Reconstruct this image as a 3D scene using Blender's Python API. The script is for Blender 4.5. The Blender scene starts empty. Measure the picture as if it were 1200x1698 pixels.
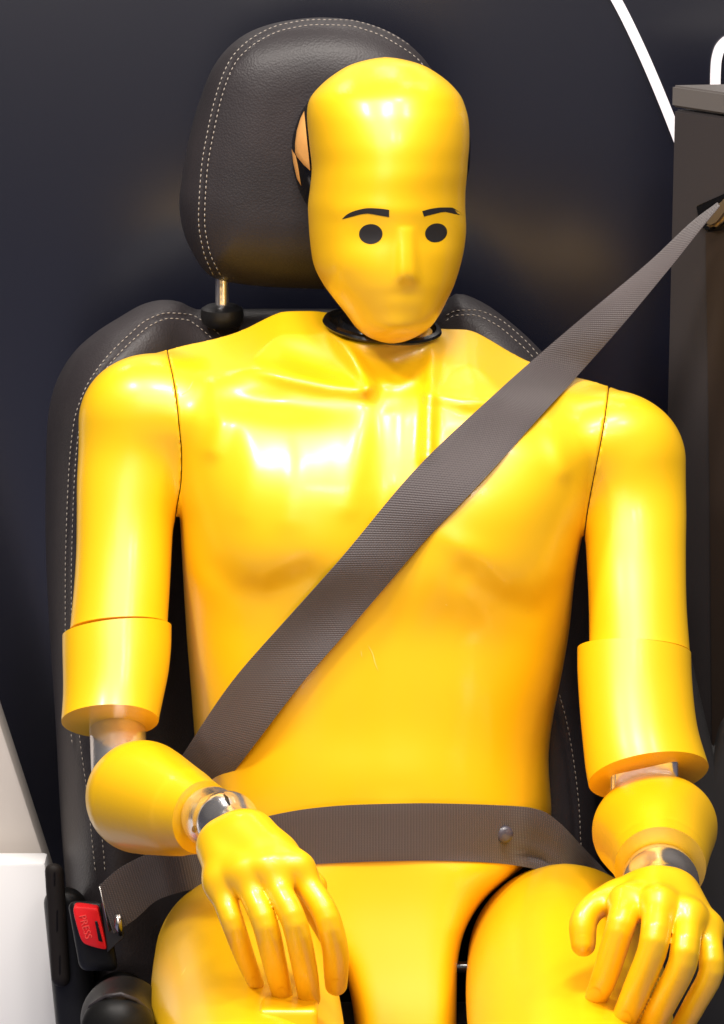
import bpy, bmesh, math, random
import numpy as np
from mathutils import Vector
random.seed(4)
S = bpy.context.scene
C = S.collection

# ------------------------------------------------------------------ camera
PX = 2230.0                       # photo pixels per metre on the plane Y = 0
DIST = 2.58
F = PX * DIST
PITCH = math.radians(15)
H0 = 1.05                         # height of the chest above the floor
dv = np.array([0, math.cos(PITCH), -math.sin(PITCH)])
upv = np.array([0, math.sin(PITCH), math.cos(PITCH)])
CAM = np.array([0, 0, H0]) - dv * DIST
cd = bpy.data.cameras.new('camera'); cam = bpy.data.objects.new('camera', cd); C.objects.link(cam)
cam.location = CAM; cam.rotation_euler = (math.pi/2 - PITCH, 0, 0)
cd.sensor_fit = 'VERTICAL'; cd.sensor_height = 24; cd.lens = F * 24 / 1698
cd.clip_start = .05; cd.clip_end = 100
S.camera = cam

# ------------------------------------------------------------------ world and lamps
w = bpy.data.worlds.new('World'); S.world = w; w.use_nodes = True
w.node_tree.nodes['Background'].inputs[0].default_value = (1.0, .90, .84, 1)
w.node_tree.nodes['Background'].inputs[1].default_value = .16
S.view_settings.view_transform = 'Standard'; S.view_settings.look = 'None'
S.view_settings.exposure = 0; S.view_settings.gamma = 1

def lamp(name, loc, target, power, size, col=(1, .93, .86), size_y=None):
    d = bpy.data.lights.new(name, 'AREA'); d.energy = power; d.color = col
    d.shape = 'RECTANGLE' if size_y else 'DISK'; d.size = size
    if size_y: d.size_y = size_y
    o = bpy.data.objects.new(name, d); C.objects.link(o); o.location = loc
    o.rotation_euler = (Vector(target) - Vector(loc)).to_track_quat('-Z', 'Y').to_euler()
    return o
T = (0, 0, H0 + .1)
HD = (.02, -.06, H0 + .33)
for (x, y, z, p) in [(-1.45, -1.0, 2.0, 42), (-1.55, -1.25, 2.1, 30), (.22, -1.15, 2.2, 44), (-.12, -1.35, 2.15, 34),
                     (1.3, -.95, 2.0, 22), (.75, -.55, 2.3, 26), (.40, -2.2, 1.5, 18), (1.05, -2.2, 1.5, 12)]:
    lamp('ceiling_spot', (HD[0]+x, HD[1]+y, HD[2]+z), T, p*.74, .34)
lamp('ceiling_softbox', (-.55, -1.9, 3.3), T, 40, 1.5, (1, .95, .90), 2.8)
lamp('front_fill', (-.75, -3.9, 2.9), T, 27, 2.4, (1, .93, .88), 3.4)  # unseen fill light, added to brighten the front and the metal reflections

# ------------------------------------------------------------------ numeric helpers
def P(px, py, Y):
    px = np.asarray(px, float); py = np.asarray(py, float); Y = np.asarray(Y, float)
    px, py, Y = np.broadcast_arrays(px, py, Y)
    a = (px - 600) / F; b = (849 - py) / F
    D = dv[None] + a.reshape(-1, 1) * np.array([[1., 0, 0]]) + b.reshape(-1, 1) * upv[None]
    t = (Y.reshape(-1) - CAM[1]) / D[:, 1]
    return (CAM[None] + D * t[:, None]).reshape(px.shape + (3,))

def pc(x, pts):                   # monotone cubic through (x, y) points
    xs = np.array([p[0] for p in pts], float); ys = np.array([p[1] for p in pts], float)
    h = np.diff(xs); d = np.diff(ys) / h
    m = np.zeros(len(xs)); m[0] = d[0]; m[-1] = d[-1]
    for i in range(1, len(xs) - 1):
        if d[i-1] * d[i] > 0:
            w1 = 2*h[i] + h[i-1]; w2 = h[i] + 2*h[i-1]
            m[i] = (w1 + w2) / (w1/d[i-1] + w2/d[i])
    x = np.asarray(x, float)
    i = np.clip(np.searchsorted(xs, x) - 1, 0, len(xs) - 2)
    t = np.clip((x - xs[i]) / h[i], 0, 1)
    r = (2*t**3 - 3*t**2 + 1)*ys[i] + (t**3 - 2*t**2 + t)*h[i]*m[i] + (3*t**2 - 2*t**3)*ys[i+1] + (t**3 - t**2)*h[i]*m[i+1]
    return r
_tab = {}
def ps(x, pts, sig=14.):          # the same, smoothed and tabulated (x in photo pixels)
    key = (id(pts), sig)
    if key not in _tab:
        g = np.arange(pts[0][0]-60, pts[-1][0]+61, 1.)
        v = pc(g, pts)
        k = np.arange(-int(3*sig), int(3*sig)+1); ker = np.exp(-(k/sig)**2/2); ker /= ker.sum()
        v = np.convolve(np.pad(v, len(k)//2, mode='edge'), ker, 'valid')
        _tab[key] = (g, v, pts)
    g, v, _ = _tab[key]
    return np.interp(x, g, v)
def smin(a, b, k):
    h = np.clip(.5 + .5*(b - a)/k, 0, 1)
    return b + (a - b)*h - k*h*(1 - h)
def smax(a, b, k): return -smin(-a, -b, k)

# field coordinates: px, py in photo pixels, Y in metres; distances in metres (px / PX)
def cone(px, py, Y, a, b, ra, rb, sy=1.0):
    A = np.array([a[0]/PX, a[1]/PX, a[2]*sy]); B = np.array([b[0]/PX, b[1]/PX, b[2]*sy])
    x = px/PX - A[0]; y = py/PX - A[1]; z = Y*sy - A[2]
    ab = B - A; L = (ab**2).sum() + 1e-12
    t = np.clip((x*ab[0] + y*ab[1] + z*ab[2]) / L, 0, 1)
    return np.sqrt((x - ab[0]*t)**2 + (y - ab[1]*t)**2 + (z - ab[2]*t)**2) - (ra + (rb - ra)*t)/PX
def chain(px, py, Y, pts, k=.004, sy=1.0):
    f = None
    for (a, b) in zip(pts[:-1], pts[1:]):
        c = cone(px, py, Y, a[:3], b[:3], a[3], b[3], sy)
        f = c if f is None else smin(f, c, k)
    return f
def sweep(px, py, Y, pts, n=26, k=1e-6, sy=1.0):
    q = np.array(pts, float)
    sd = np.concatenate([[0], np.cumsum(np.linalg.norm(np.diff(q[:, :3]*np.array([1, 1, PX]), axis=0), axis=1))])
    t = np.linspace(0, sd[-1], n)
    r = np.stack([pc(t, list(zip(sd, q[:, c]))) for c in range(4)], 1)
    return chain(px, py, Y, [tuple(a) for a in r], k, sy)
def rows(px, py, Y, tab, ytab, top=None, sy=1.0, sig=16.):
    c = ps(py, tab[0], sig); r = ps(py, tab[1], sig); yc = ps(py, ytab, sig)
    g = (px-c)**2 + ((Y-yc)*PX*sy)**2
    if top is not None: g = g + np.minimum(py-top, 0)**2
    return (np.sqrt(g) - r)/PX
def lr(tab): return ([(y, (l+r)/2) for y, l, r in tab], [(y, (r-l)/2) for y, l, r in tab])
def ridge(px, py, pts, width, h):     # displacement along a polyline
    best = None
    for (a, b) in zip(pts[:-1], pts[1:]):
        ax, ay = a[:2]; bx, by = b[:2]
        L = (bx-ax)**2 + (by-ay)**2
        t = np.clip(((px-ax)*(bx-ax) + (py-ay)*(by-ay)) / L, 0, 1)
        d = (px-ax-(bx-ax)*t)**2 + (py-ay-(by-ay)*t)**2
        best = d if best is None else np.minimum(best, d)
    return h*np.exp(-best/width**2)
def blob(px, py, cx, cy, sx, sy, h, rot=0):
    c, s = math.cos(rot), math.sin(rot)
    x = (px-cx)*c + (py-cy)*s; y = -(px-cx)*s + (py-cy)*c
    return h*np.exp(-(x/sx)**2 - (y/sy)**2)

def nets(f, box, step, fine=None):
    """surface nets of f < 0 on a rectilinear grid -> verts (px, py, Y), quads"""
    x0, x1, y0, y1, z0, z1 = box
    sp = step*PX
    xs = [x0]
    while xs[-1] < x1:
        s = sp
        if fine:
            for (a, b, q) in fine:
                if a <= xs[-1] < b: s = q*PX
        xs.append(xs[-1] + s)
    xs = np.array(xs); ys = np.arange(y0, y1 + sp, sp); zs = np.arange(z0, z1 + step, step)
    G = f(xs[:, None, None], ys[None, :, None], zs[None, None, :])
    G = np.broadcast_to(G, (len(xs), len(ys), len(zs))).astype(np.float32)
    ins = G < 0
    nx, ny, nz = G.shape
    cs = np.zeros((nx-1, ny-1, nz-1), np.int8)
    for i in (0, 1):
        for j in (0, 1):
            for k in (0, 1):
                cs += ins[i:nx-1+i, j:ny-1+j, k:nz-1+k]
    act = (cs > 0) & (cs < 8)
    idx = -np.ones(act.shape, np.int64); I = np.argwhere(act); idx[act] = np.arange(len(I))
    acc = np.zeros((len(I), 3)); cnt = np.zeros(len(I))
    cor = [(i, j, k) for i in (0, 1) for j in (0, 1) for k in (0, 1)]
    for a in cor:
        for ax in range(3):
            if a[ax] == 1: continue
            b = list(a); b[ax] = 1
            va = G[I[:, 0]+a[0], I[:, 1]+a[1], I[:, 2]+a[2]]; vb = G[I[:, 0]+b[0], I[:, 1]+b[1], I[:, 2]+b[2]]
            m = (va < 0) != (vb < 0)
            t = np.where(m, va/np.where(m, va - vb, 1), 0)
            for q in range(3):
                acc[:, q] += m*(a[q] + (t if q == ax else 0))
            cnt += m
    acc /= cnt[:, None]
    X = xs[I[:, 0]] + acc[:, 0]*(xs[I[:, 0]+1] - xs[I[:, 0]])
    Yp = ys[I[:, 1]] + acc[:, 1]*sp; Z = zs[I[:, 2]] + acc[:, 2]*step
    quads = []
    for ax in range(3):
        sl0 = [slice(1, -1)]*3; sl1 = [slice(1, -1)]*3
        sl0[ax] = slice(0, -1); sl1[ax] = slice(1, None)
        A = ins[tuple(sl0)]; B = ins[tuple(sl1)]
        E = np.argwhere(A != B)
        sgn = A[E[:, 0], E[:, 1], E[:, 2]]
        base = E + 1; base[:, ax] -= 1
        o1, o2 = [(1, 2), (2, 0), (0, 1)][ax]
        def cell(d1, d2):
            c = base.copy(); c[:, o1] -= d1; c[:, o2] -= d2
            return idx[c[:, 0], c[:, 1], c[:, 2]]
        q = np.stack([cell(0, 0), cell(1, 0), cell(1, 1), cell(0, 1)], 1)
        q[~sgn] = q[~sgn][:, ::-1]
        quads.append(q)
    Q = np.concatenate(quads); Q = Q[(Q >= 0).all(1)]
    e = 3e-4
    for it in range(2):            # pull the vertices onto the surface
        f0 = f(X, Yp, Z)
        gx = (f(X+e*PX, Yp, Z) - f(X-e*PX, Yp, Z))/(2*e); gy = (f(X, Yp+e*PX, Z) - f(X, Yp-e*PX, Z))/(2*e); gz = (f(X, Yp, Z+e) - f(X, Yp, Z-e))/(2*e)
        g2 = gx*gx + gy*gy + gz*gz + 1e-6
        s = np.clip(f0/g2, -.4*step, .4*step)
        X = X - s*gx*PX; Yp = Yp - s*gy*PX; Z = Z - s*gz
    return np.stack([X, Yp, Z], 1), Q

def front(f, px, py, y0=-.5, y1=.2):    # first Y at which the field is entered
    px = np.asarray(px, float).ravel(); py = np.asarray(py, float).ravel()
    ys = np.linspace(y0, y1, 141)
    g = f(px[:, None], py[:, None], ys[None, :])
    hit = g < 0
    k = np.where(hit.any(1), hit.argmax(1), len(ys)-1)
    lo = ys[np.maximum(k-1, 0)]; hi = ys[k]
    for _ in range(14):
        mid = (lo+hi)/2; gm = f(px, py, mid)
        hi = np.where(gm < 0, mid, hi); lo = np.where(gm < 0, lo, mid)
    return np.where(hit.any(1), hi, np.nan)

# ------------------------------------------------------------------ object helpers
def link(o, parent=None):
    C.objects.link(o)
    if parent: o.parent = parent
    return o
def thing(name, label, cat, group=None):
    o = bpy.data.objects.new(name, None); C.objects.link(o)
    o['label'] = label; o['category'] = cat
    if group: o['group'] = group
    return o
def mesh(name, V, Fc, m, parent=None, smooth=True, sharp=None, label=None, kind=None):
    me = bpy.data.meshes.new(name)
    me.from_pydata([tuple(v) for v in V], [], [tuple(int(i) for i in q) for q in Fc])
    me.update()
    if smooth: me.polygons.foreach_set('use_smooth', [True]*len(me.polygons))
    if sharp: me.set_sharp_from_angle(angle=math.radians(sharp))
    me.materials.append(m)
    o = link(bpy.data.objects.new(name, me), parent)
    if label: o['label'] = label
    if kind: o['kind'] = kind
    return o
def sculpt(name, f, box, step, m, parent=None, cuts=(), fine=None, label=None, sharp=40, capmat=None, relax=0):
    V, Q = nets(f, box, step, fine)
    for _ in range(relax):
        q = V/np.array([PX, PX, 1]); acc = np.zeros_like(q); cnt = np.zeros(len(q))
        for a, b in ((0, 1), (1, 2), (2, 3), (3, 0)):
            np.add.at(acc, Q[:, a], q[Q[:, b]]); np.add.at(cnt, Q[:, a], 1)
            np.add.at(acc, Q[:, b], q[Q[:, a]]); np.add.at(cnt, Q[:, b], 1)
        V = (.5*q + .5*acc/np.maximum(cnt, 1)[:, None])*np.array([PX, PX, 1])
    if not cuts:
        Wp = P(V[:, 0], V[:, 1], V[:, 2])
        return mesh(name, Wp, Q[:, ::-1], m, parent, label=label)
    bm = bmesh.new()
    q = V/np.array([PX, PX, 1])
    vs = [bm.verts.new(p) for p in q]
    for a in Q[:, ::-1]:
        try: bm.faces.new([vs[i] for i in a])
        except ValueError: pass
    bevels = []
    for (pt, nrm) in cuts:          # keeps the side opposite to nrm
        p0 = Vector((pt[0]/PX, pt[1]/PX, pt[2])); n = Vector(nrm).normalized()
        r = bmesh.ops.bisect_plane(bm, geom=bm.verts[:]+bm.edges[:]+bm.faces[:], plane_co=p0, plane_no=n, clear_outer=True, dist=1e-7)
        ed = [e for e in r['geom_cut'] if isinstance(e, bmesh.types.BMEdge)]
        bm.normal_update()
        rr = bmesh.ops.edgeloop_fill(bm, edges=ed)
        for fc in rr['faces']:
            if capmat: fc.material_index = 1
    bmesh.ops.recalc_face_normals(bm, faces=bm.faces[:])
    co = np.array([v.co[:] for v in bm.verts])
    Wp = P(co[:, 0]*PX, co[:, 1]*PX, co[:, 2])
    for v, c in zip(bm.verts, Wp): v.co = c
    for fc in bm.faces: fc.smooth = True
    bmesh.ops.recalc_face_normals(bm, faces=bm.faces[:])
    me = bpy.data.meshes.new(name); bm.to_mesh(me); bm.free()
    me.set_sharp_from_angle(angle=math.radians(sharp))
    me.materials.append(m)
    if capmat: me.materials.append(capmat)
    o = link(bpy.data.objects.new(name, me), parent)
    if label: o['label'] = label
    return o
def tube_mesh(pts, r, n=8, closed=False):
    pts = [Vector(p) for p in pts]; N = len(pts)
    V = []; Fc = []
    prev = None
    for i, p in enumerate(pts):
        a = pts[(i-1) % N] if (closed or i > 0) else p
        b = pts[(i+1) % N] if (closed or i < N-1) else p
        t = (b - a).normalized()
        if prev is None: u = t.orthogonal().normalized()
        else: u = (prev - t*prev.dot(t)).normalized()
        prev = u; wv = t.cross(u)
        rr = r[i] if hasattr(r, '__len__') else r
        for k in range(n):
            an = 2*math.pi*k/n
            V.append(p + (u*math.cos(an) + wv*math.sin(an))*rr)
    M = N if closed else N-1
    for i in range(M):
        for k in range(n):
            j = (i+1) % N
            Fc.append((i*n+k, i*n+(k+1) % n, j*n+(k+1) % n, j*n+k))
    if not closed:
        Fc.append(tuple(range(n))[::-1]); Fc.append(tuple((N-1)*n+k for k in range(n)))
    return V, Fc
def join(parts):
    V = []; Fc = []
    for v, f in parts:
        b = len(V); V += list(v); Fc += [tuple(i+b for i in q) for q in f]
    return V, Fc
def ribbon(name, UP, LO, YU, YL, m, parent, thick=.0013, across=10, vlen=None):
    """a strap between two edges given in photo pixels with depths; UVs run in metres"""
    UP = np.array(UP, float); LO = np.array(LO, float); n = len(UP)
    Wv = []
    for j in range(across+1):
        t = j/across
        e = UP*(1-t) + LO*t
        Yj = YU*(1-t) + YL*t if YU.ndim == 1 else YU[:, j]
        Wv.append(P(e[:, 0], e[:, 1], Yj))
    G = np.stack(Wv, 1)                                # n, across+1, 3
    c = G[:, across//2]; s = np.concatenate([[0], np.cumsum(np.linalg.norm(np.diff(c, axis=0), axis=1))])
    wd = np.linalg.norm(G[:, -1] - G[:, 0], axis=1).mean()
    du = np.gradient(G, axis=0); dw = np.gradient(G, axis=1)
    N = np.cross(du, dw); N /= np.linalg.norm(N, axis=2, keepdims=True) + 1e-9
    if N[:, :, 1].mean() > 0: N = -N                   # towards the camera
    edge = np.ones(across+1); edge[0] = edge[-1] = .3
    top = G + N*thick*.5*edge[None, :, None]; bot = G - N*thick*.5*edge[None, :, None]
    V = np.concatenate([top.reshape(-1, 3), bot.reshape(-1, 3)]); K = n*(across+1)
    Fc = []
    def ix(i, j): return i*(across+1) + j
    for i in range(n-1):
        for j in range(across):
            Fc.append((ix(i, j), ix(i+1, j), ix(i+1, j+1), ix(i, j+1)))
            Fc.append((K+ix(i, j), K+ix(i, j+1), K+ix(i+1, j+1), K+ix(i+1, j)))
        Fc.append((ix(i, 0), K+ix(i, 0), K+ix(i+1, 0), ix(i+1, 0)))
        Fc.append((ix(i, across), ix(i+1, across), K+ix(i+1, across), K+ix(i, across)))
    for i in (0, n-1):
        for j in range(across):
            Fc.append((ix(i, j), ix(i, j+1), K+ix(i, j+1), K+ix(i, j)))
    o = mesh(name, V, Fc, m, parent, sharp=60)
    me = o.data; uv = me.uv_layers.new(name='UVMap')
    for l in me.loops:
        k = l.vertex_index % K; i, j = divmod(k, across+1)
        uv.data[l.index].uv = (s[i], j/across*wd)
    bm = bmesh.new(); bm.from_mesh(me); bmesh.ops.recalc_face_normals(bm, faces=bm.faces[:]); bm.to_mesh(me); bm.free()
    return o
def along(pts, n):
    pts = np.array(pts, float)
    s = np.concatenate([[0], np.cumsum(np.linalg.norm(np.diff(pts[:, :2], axis=0), axis=1))])
    t = np.linspace(0, s[-1], n)
    return np.stack([pc(t, list(zip(s, pts[:, c]))) for c in range(pts.shape[1])], 1)
def prism(name, poly, Y0, Y1, m, parent=None, bevel=.003, seg=2, **k):
    """a slab whose near face has this outline in photo pixels at depth Y0; extruded straight back to Y1"""
    A = P([p[0] for p in poly], [p[1] for p in poly], Y0)
    B = A.copy(); B[:, 1] = Y1
    n = len(poly)
    bm = bmesh.new()
    va = [bm.verts.new(p) for p in A]; vb = [bm.verts.new(p) for p in B]
    bm.faces.new(va); bm.faces.new(vb[::-1])
    for i in range(n): bm.faces.new((va[i], vb[i], vb[(i+1) % n], va[(i+1) % n]))
    bmesh.ops.recalc_face_normals(bm, faces=bm.faces[:])
    if bevel: bmesh.ops.bevel(bm, geom=bm.edges[:], offset=bevel, segments=seg, affect='EDGES', profile=.5)
    me = bpy.data.meshes.new(name); bm.to_mesh(me); bm.free()
    me.polygons.foreach_set('use_smooth', [True]*len(me.polygons)); me.set_sharp_from_angle(angle=math.radians(35))
    me.materials.append(m)
    o = link(bpy.data.objects.new(name, me), parent)
    for kk, v in k.items(): o[kk] = v
    return o
def polyd(px, py, poly):          # signed distance to a closed pixel outline, metres
    poly = np.array(poly, float); n = len(poly)
    d = None; c = np.zeros(np.broadcast(px, py).shape, bool)
    for i in range(n):
        a = poly[i]; b = poly[(i+1) % n]
        e = b - a; wx = px - a[0]; wy = py - a[1]
        t = np.clip((wx*e[0] + wy*e[1])/(e@e), 0, 1)
        q = (wx - e[0]*t)**2 + (wy - e[1]*t)**2
        d = q if d is None else np.minimum(d, q)
        if a[1] != b[1]:
            cr = ((a[1] > py) != (b[1] > py)) & (px < (b[0]-a[0])*(py-a[1])/(b[1]-a[1]) + a[0])
            c = c ^ cr
    return np.where(c, -1, 1)*np.sqrt(d)/PX
def closed_curve(pts, n=160):
    pts = np.array(pts + [pts[0]], float)
    s = np.concatenate([[0], np.cumsum(np.linalg.norm(np.diff(pts, axis=0), axis=1))])
    t = np.linspace(0, s[-1], n, endpoint=False)
    out = []
    N = len(pts) - 1
    for tt in t:                  # Catmull-Rom round the loop
        i = min(np.searchsorted(s, tt, side='right') - 1, N-1)
        q = (tt - s[i])/(s[i+1] - s[i])
        p0, p1, p2, p3 = pts[(i-1) % N], pts[i], pts[(i+1) % N], pts[(i+2) % N]
        out.append(.5*((2*p1) + (-p0+p2)*q + (2*p0-5*p1+4*p2-p3)*q*q + (-p0+3*p1-3*p2+p3)*q**3))
    return np.array(out)
def decal(name, poly, f, m, parent, lift=.0005, rings=7, label=None):
    """a thin sticker: closed pixel outline laid onto the surface of a field"""
    poly = np.array(poly, float); c = poly.mean(0); n = len(poly)
    pts = [c]
    for r in range(1, rings+1):
        for p in poly: pts.append(c + (p-c)*r/rings)
    pts = np.array(pts)
    Y = front(f, pts[:, 0], pts[:, 1])
    g = np.isnan(Y)
    if g.any(): Y[g] = np.nanmax(Y)
    Wt = P(pts[:, 0], pts[:, 1], Y - lift); Wb = P(pts[:, 0], pts[:, 1], Y + lift)
    Fc = []; 
    for k in range(n):
        Fc.append((0, 1+k, 1+(k+1) % n))
        for r in range(1, rings):
            a = 1+(r-1)*n; b = 1+r*n
            Fc.append((a+k, b+k, b+(k+1) % n, a+(k+1) % n))
    K = len(pts)
    Fb = [tuple(K+i for i in q[::-1]) for q in Fc]
    b = 1+(rings-1)*n
    side = [(b+k, K+b+k, K+b+(k+1) % n, b+(k+1) % n) for k in range(n)]
    o = mesh(name, np.concatenate([Wt, Wb]), Fc+Fb+side, m, parent, sharp=50, label=label)
    me = o.data
    bm = bmesh.new(); bm.from_mesh(me); bmesh.ops.recalc_face_normals(bm, faces=bm.faces[:]); bm.to_mesh(me); bm.free()
    return o
def ellipse(cx, cy, rx, ry, rot=0, n=28):
    t = np.arange(n)*2*math.pi/n; c, s = math.cos(rot), math.sin(rot)
    x = rx*np.cos(t); y = ry*np.sin(t)
    return np.stack([cx + x*c - y*s, cy + x*s + y*c], 1)

# ------------------------------------------------------------------ materials
def mat(name, col, rough=.5, metal=0, coat=0, coat_r=.05, spec=.5, sheen=0):
    m = bpy.data.materials.new(name); m.use_nodes = True
    b = m.node_tree.nodes['Principled BSDF']
    b.inputs['Base Color'].default_value = (*col, 1); b.inputs['Roughness'].default_value = rough
    b.inputs['Metallic'].default_value = metal; b.inputs['Coat Weight'].default_value = coat
    b.inputs['Coat Roughness'].default_value = coat_r; b.inputs['Specular IOR Level'].default_value = spec
    b.inputs['Sheen Weight'].default_value = sheen
    return m
def nn(m, t, **k):
    n = m.node_tree.nodes.new(t)
    for a, b in k.items(): setattr(n, a, b)
    return n
def add_bump(m, kind='noise', scale=60, strength=.2, dist=.001, detail=3, extra=None):
    nt = m.node_tree; b = nt.nodes['Principled BSDF']
    tc = nn(m, 'ShaderNodeTexCoord')
    if kind == 'noise':
        t = nn(m, 'ShaderNodeTexNoise'); t.inputs['Scale'].default_value = scale; t.inputs['Detail'].default_value = detail; out = t.outputs[0]
    else:
        t = nn(m, 'ShaderNodeTexVoronoi'); t.inputs['Scale'].default_value = scale; out = t.outputs[0]
    nt.links.new(tc.outputs['Object'], t.inputs['Vector'])
    bp = nn(m, 'ShaderNodeBump'); bp.inputs['Strength'].default_value = strength; bp.inputs['Distance'].default_value = dist
    nt.links.new(out, bp.inputs['Height'])
    prev = b.inputs['Normal'].links[0].from_socket if b.inputs['Normal'].links else None
    if prev: nt.links.new(prev, bp.inputs['Normal'])
    nt.links.new(bp.outputs[0], b.inputs['Normal'])
    return t
def vary(m, c1, c2, scale=8, lo=.35, hi=.65, rough=None, detail=4):
    nt = m.node_tree; b = nt.nodes['Principled BSDF']
    tc = nn(m, 'ShaderNodeTexCoord'); t = nn(m, 'ShaderNodeTexNoise'); t.inputs['Scale'].default_value = scale; t.inputs['Detail'].default_value = detail
    r = nn(m, 'ShaderNodeValToRGB'); r.color_ramp.elements[0].position = lo; r.color_ramp.elements[1].position = hi
    r.color_ramp.elements[0].color = (*c1, 1); r.color_ramp.elements[1].color = (*c2, 1)
    nt.links.new(tc.outputs['Object'], t.inputs['Vector']); nt.links.new(t.outputs[0], r.inputs[0]); nt.links.new(r.outputs[0], b.inputs['Base Color'])
    if rough:
        mr = nn(m, 'ShaderNodeMapRange'); mr.inputs['To Min'].default_value = rough[0]; mr.inputs['To Max'].default_value = rough[1]
        nt.links.new(t.outputs[0], mr.inputs[0]); nt.links.new(mr.outputs[0], b.inputs['Roughness'])
YEL = (.90, .51, .001)
yellow = mat('yellow_lacquer', YEL, .38, spec=.85, coat=.32, coat_r=.18)
vary(yellow, (.89, .500, .0008), (.92, .525, .0015), 5, rough=(.34, .42))
add_bump(yellow, 'noise', 22, .10, .0012, 2)
add_bump(yellow, 'noise', 900, .03, .0002, 2)
leather = mat('black_leather', (.026, .022, .024), .46, spec=.35)
vary(leather, (.023, .020, .022), (.031, .026, .028), 14)
add_bump(leather, 'voronoi', 620, .35, .0005); add_bump(leather, 'noise', 30, .15, .002)
fabric = mat('black_seat_cloth', (.022, .020, .022), .8, sheen=.3); add_bump(fabric, 'noise', 900, .5, .0005)
thread = mat('beige_thread', (.30, .265, .23), .7)
black_pl = mat('black_plastic', (.008, .008, .009), .4, spec=.3); add_bump(black_pl, 'noise', 400, .12, .0003)
gloss_bl = mat('gloss_black', (.006, .006, .007), .12)
chrome = mat('polished_aluminium', (.86, .84, .83), .14, .92)
add_bump(chrome, 'noise', 45, .28, .0025, 3)
vary(chrome, (.72, .69, .68), (.95, .93, .93), 30, rough=(.10, .28))
steel = mat('brushed_steel', (.6, .58, .56), .22, 1)
eye_m = mat('matt_black_sticker', (.016, .014, .014), .55)
orange = mat('orange_foil', (.85, .42, .12), .35, .1)
rim_m = mat('pale_shell_edge', (.82, .74, .5), .4)
red = mat('red_plastic', (.75, .012, .016), .35); add_bump(red, 'noise', 300, .1, .0004)
stud_m = mat('grey_stud', (.06, .055, .07), .25)
web = mat('belt_webbing', (.105, .082, .082), .55, sheen=.25)
def weave(m):
    nt = m.node_tree; b = nt.nodes['Principled BSDF']
    uv = nn(m, 'ShaderNodeUVMap'); uv.uv_map = 'UVMap'
    sx = nn(m, 'ShaderNodeSeparateXYZ'); nt.links.new(uv.outputs[0], sx.inputs[0])
    def sine(sock, per):
        a = nn(m, 'ShaderNodeMath', operation='MULTIPLY'); nt.links.new(sock, a.inputs[0]); a.inputs[1].default_value = 2*math.pi/per
        s = nn(m, 'ShaderNodeMath', operation='SINE'); nt.links.new(a.outputs[0], s.inputs[0]); return s.outputs[0]
    a = sine(sx.outputs[0], .0021); c = sine(sx.outputs[1], .0018)
    mu = nn(m, 'ShaderNodeMath', operation='MULTIPLY'); nt.links.new(a, mu.inputs[0]); nt.links.new(c, mu.inputs[1])
    ad = nn(m, 'ShaderNodeMath', operation='MULTIPLY_ADD'); nt.links.new(mu.outputs[0], ad.inputs[0]); ad.inputs[1].default_value = .8; nt.links.new(a, ad.inputs[2])
    bp = nn(m, 'ShaderNodeBump'); bp.inputs['Strength'].default_value = .38; bp.inputs['Distance'].default_value = .0005
    nt.links.new(ad.outputs[0], bp.inputs['Height']); nt.links.new(bp.outputs[0], b.inputs['Normal'])
    r = nn(m, 'ShaderNodeValToRGB'); r.color_ramp.elements[0].position = .1; r.color_ramp.elements[1].position = .9
    r.color_ramp.elements[0].color = (.034, .026, .027, 1); r.color_ramp.elements[1].color = (.080, .062, .063, 1)
    mr = nn(m, 'ShaderNodeMapRange'); mr.inputs['From Min'].default_value = -1.8; mr.inputs['From Max'].default_value = 1.8
    nt.links.new(ad.outputs[0], mr.inputs[0]); nt.links.new(mr.outputs[0], r.inputs[0]); nt.links.new(r.outputs[0], b.inputs['Base Color'])
weave(web)
navy = mat('navy_backdrop', (.002, .0028, .010), .24, spec=.9); navy.node_tree.nodes['Principled BSDF'].inputs['IOR'].default_value = 1.8; add_bump(navy, 'noise', 700, .05, .0003)
white_g = mat('white_print', (.85, .82, .88), .4)
white_p = mat('white_lacquer', (.86, .85, .85), .35)
beige = mat('beige_laminate', (.55, .50, .46), .45)
anth = mat('anthracite_laminate', (.034, .029, .030), .5); add_bump(anth, 'noise', 500, .15, .0004)
topm = mat('light_anthracite_top', (.11, .10, .095), .35)
bronze = mat('bronze_guide', (.30, .22, .13), .3, .7)

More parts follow.
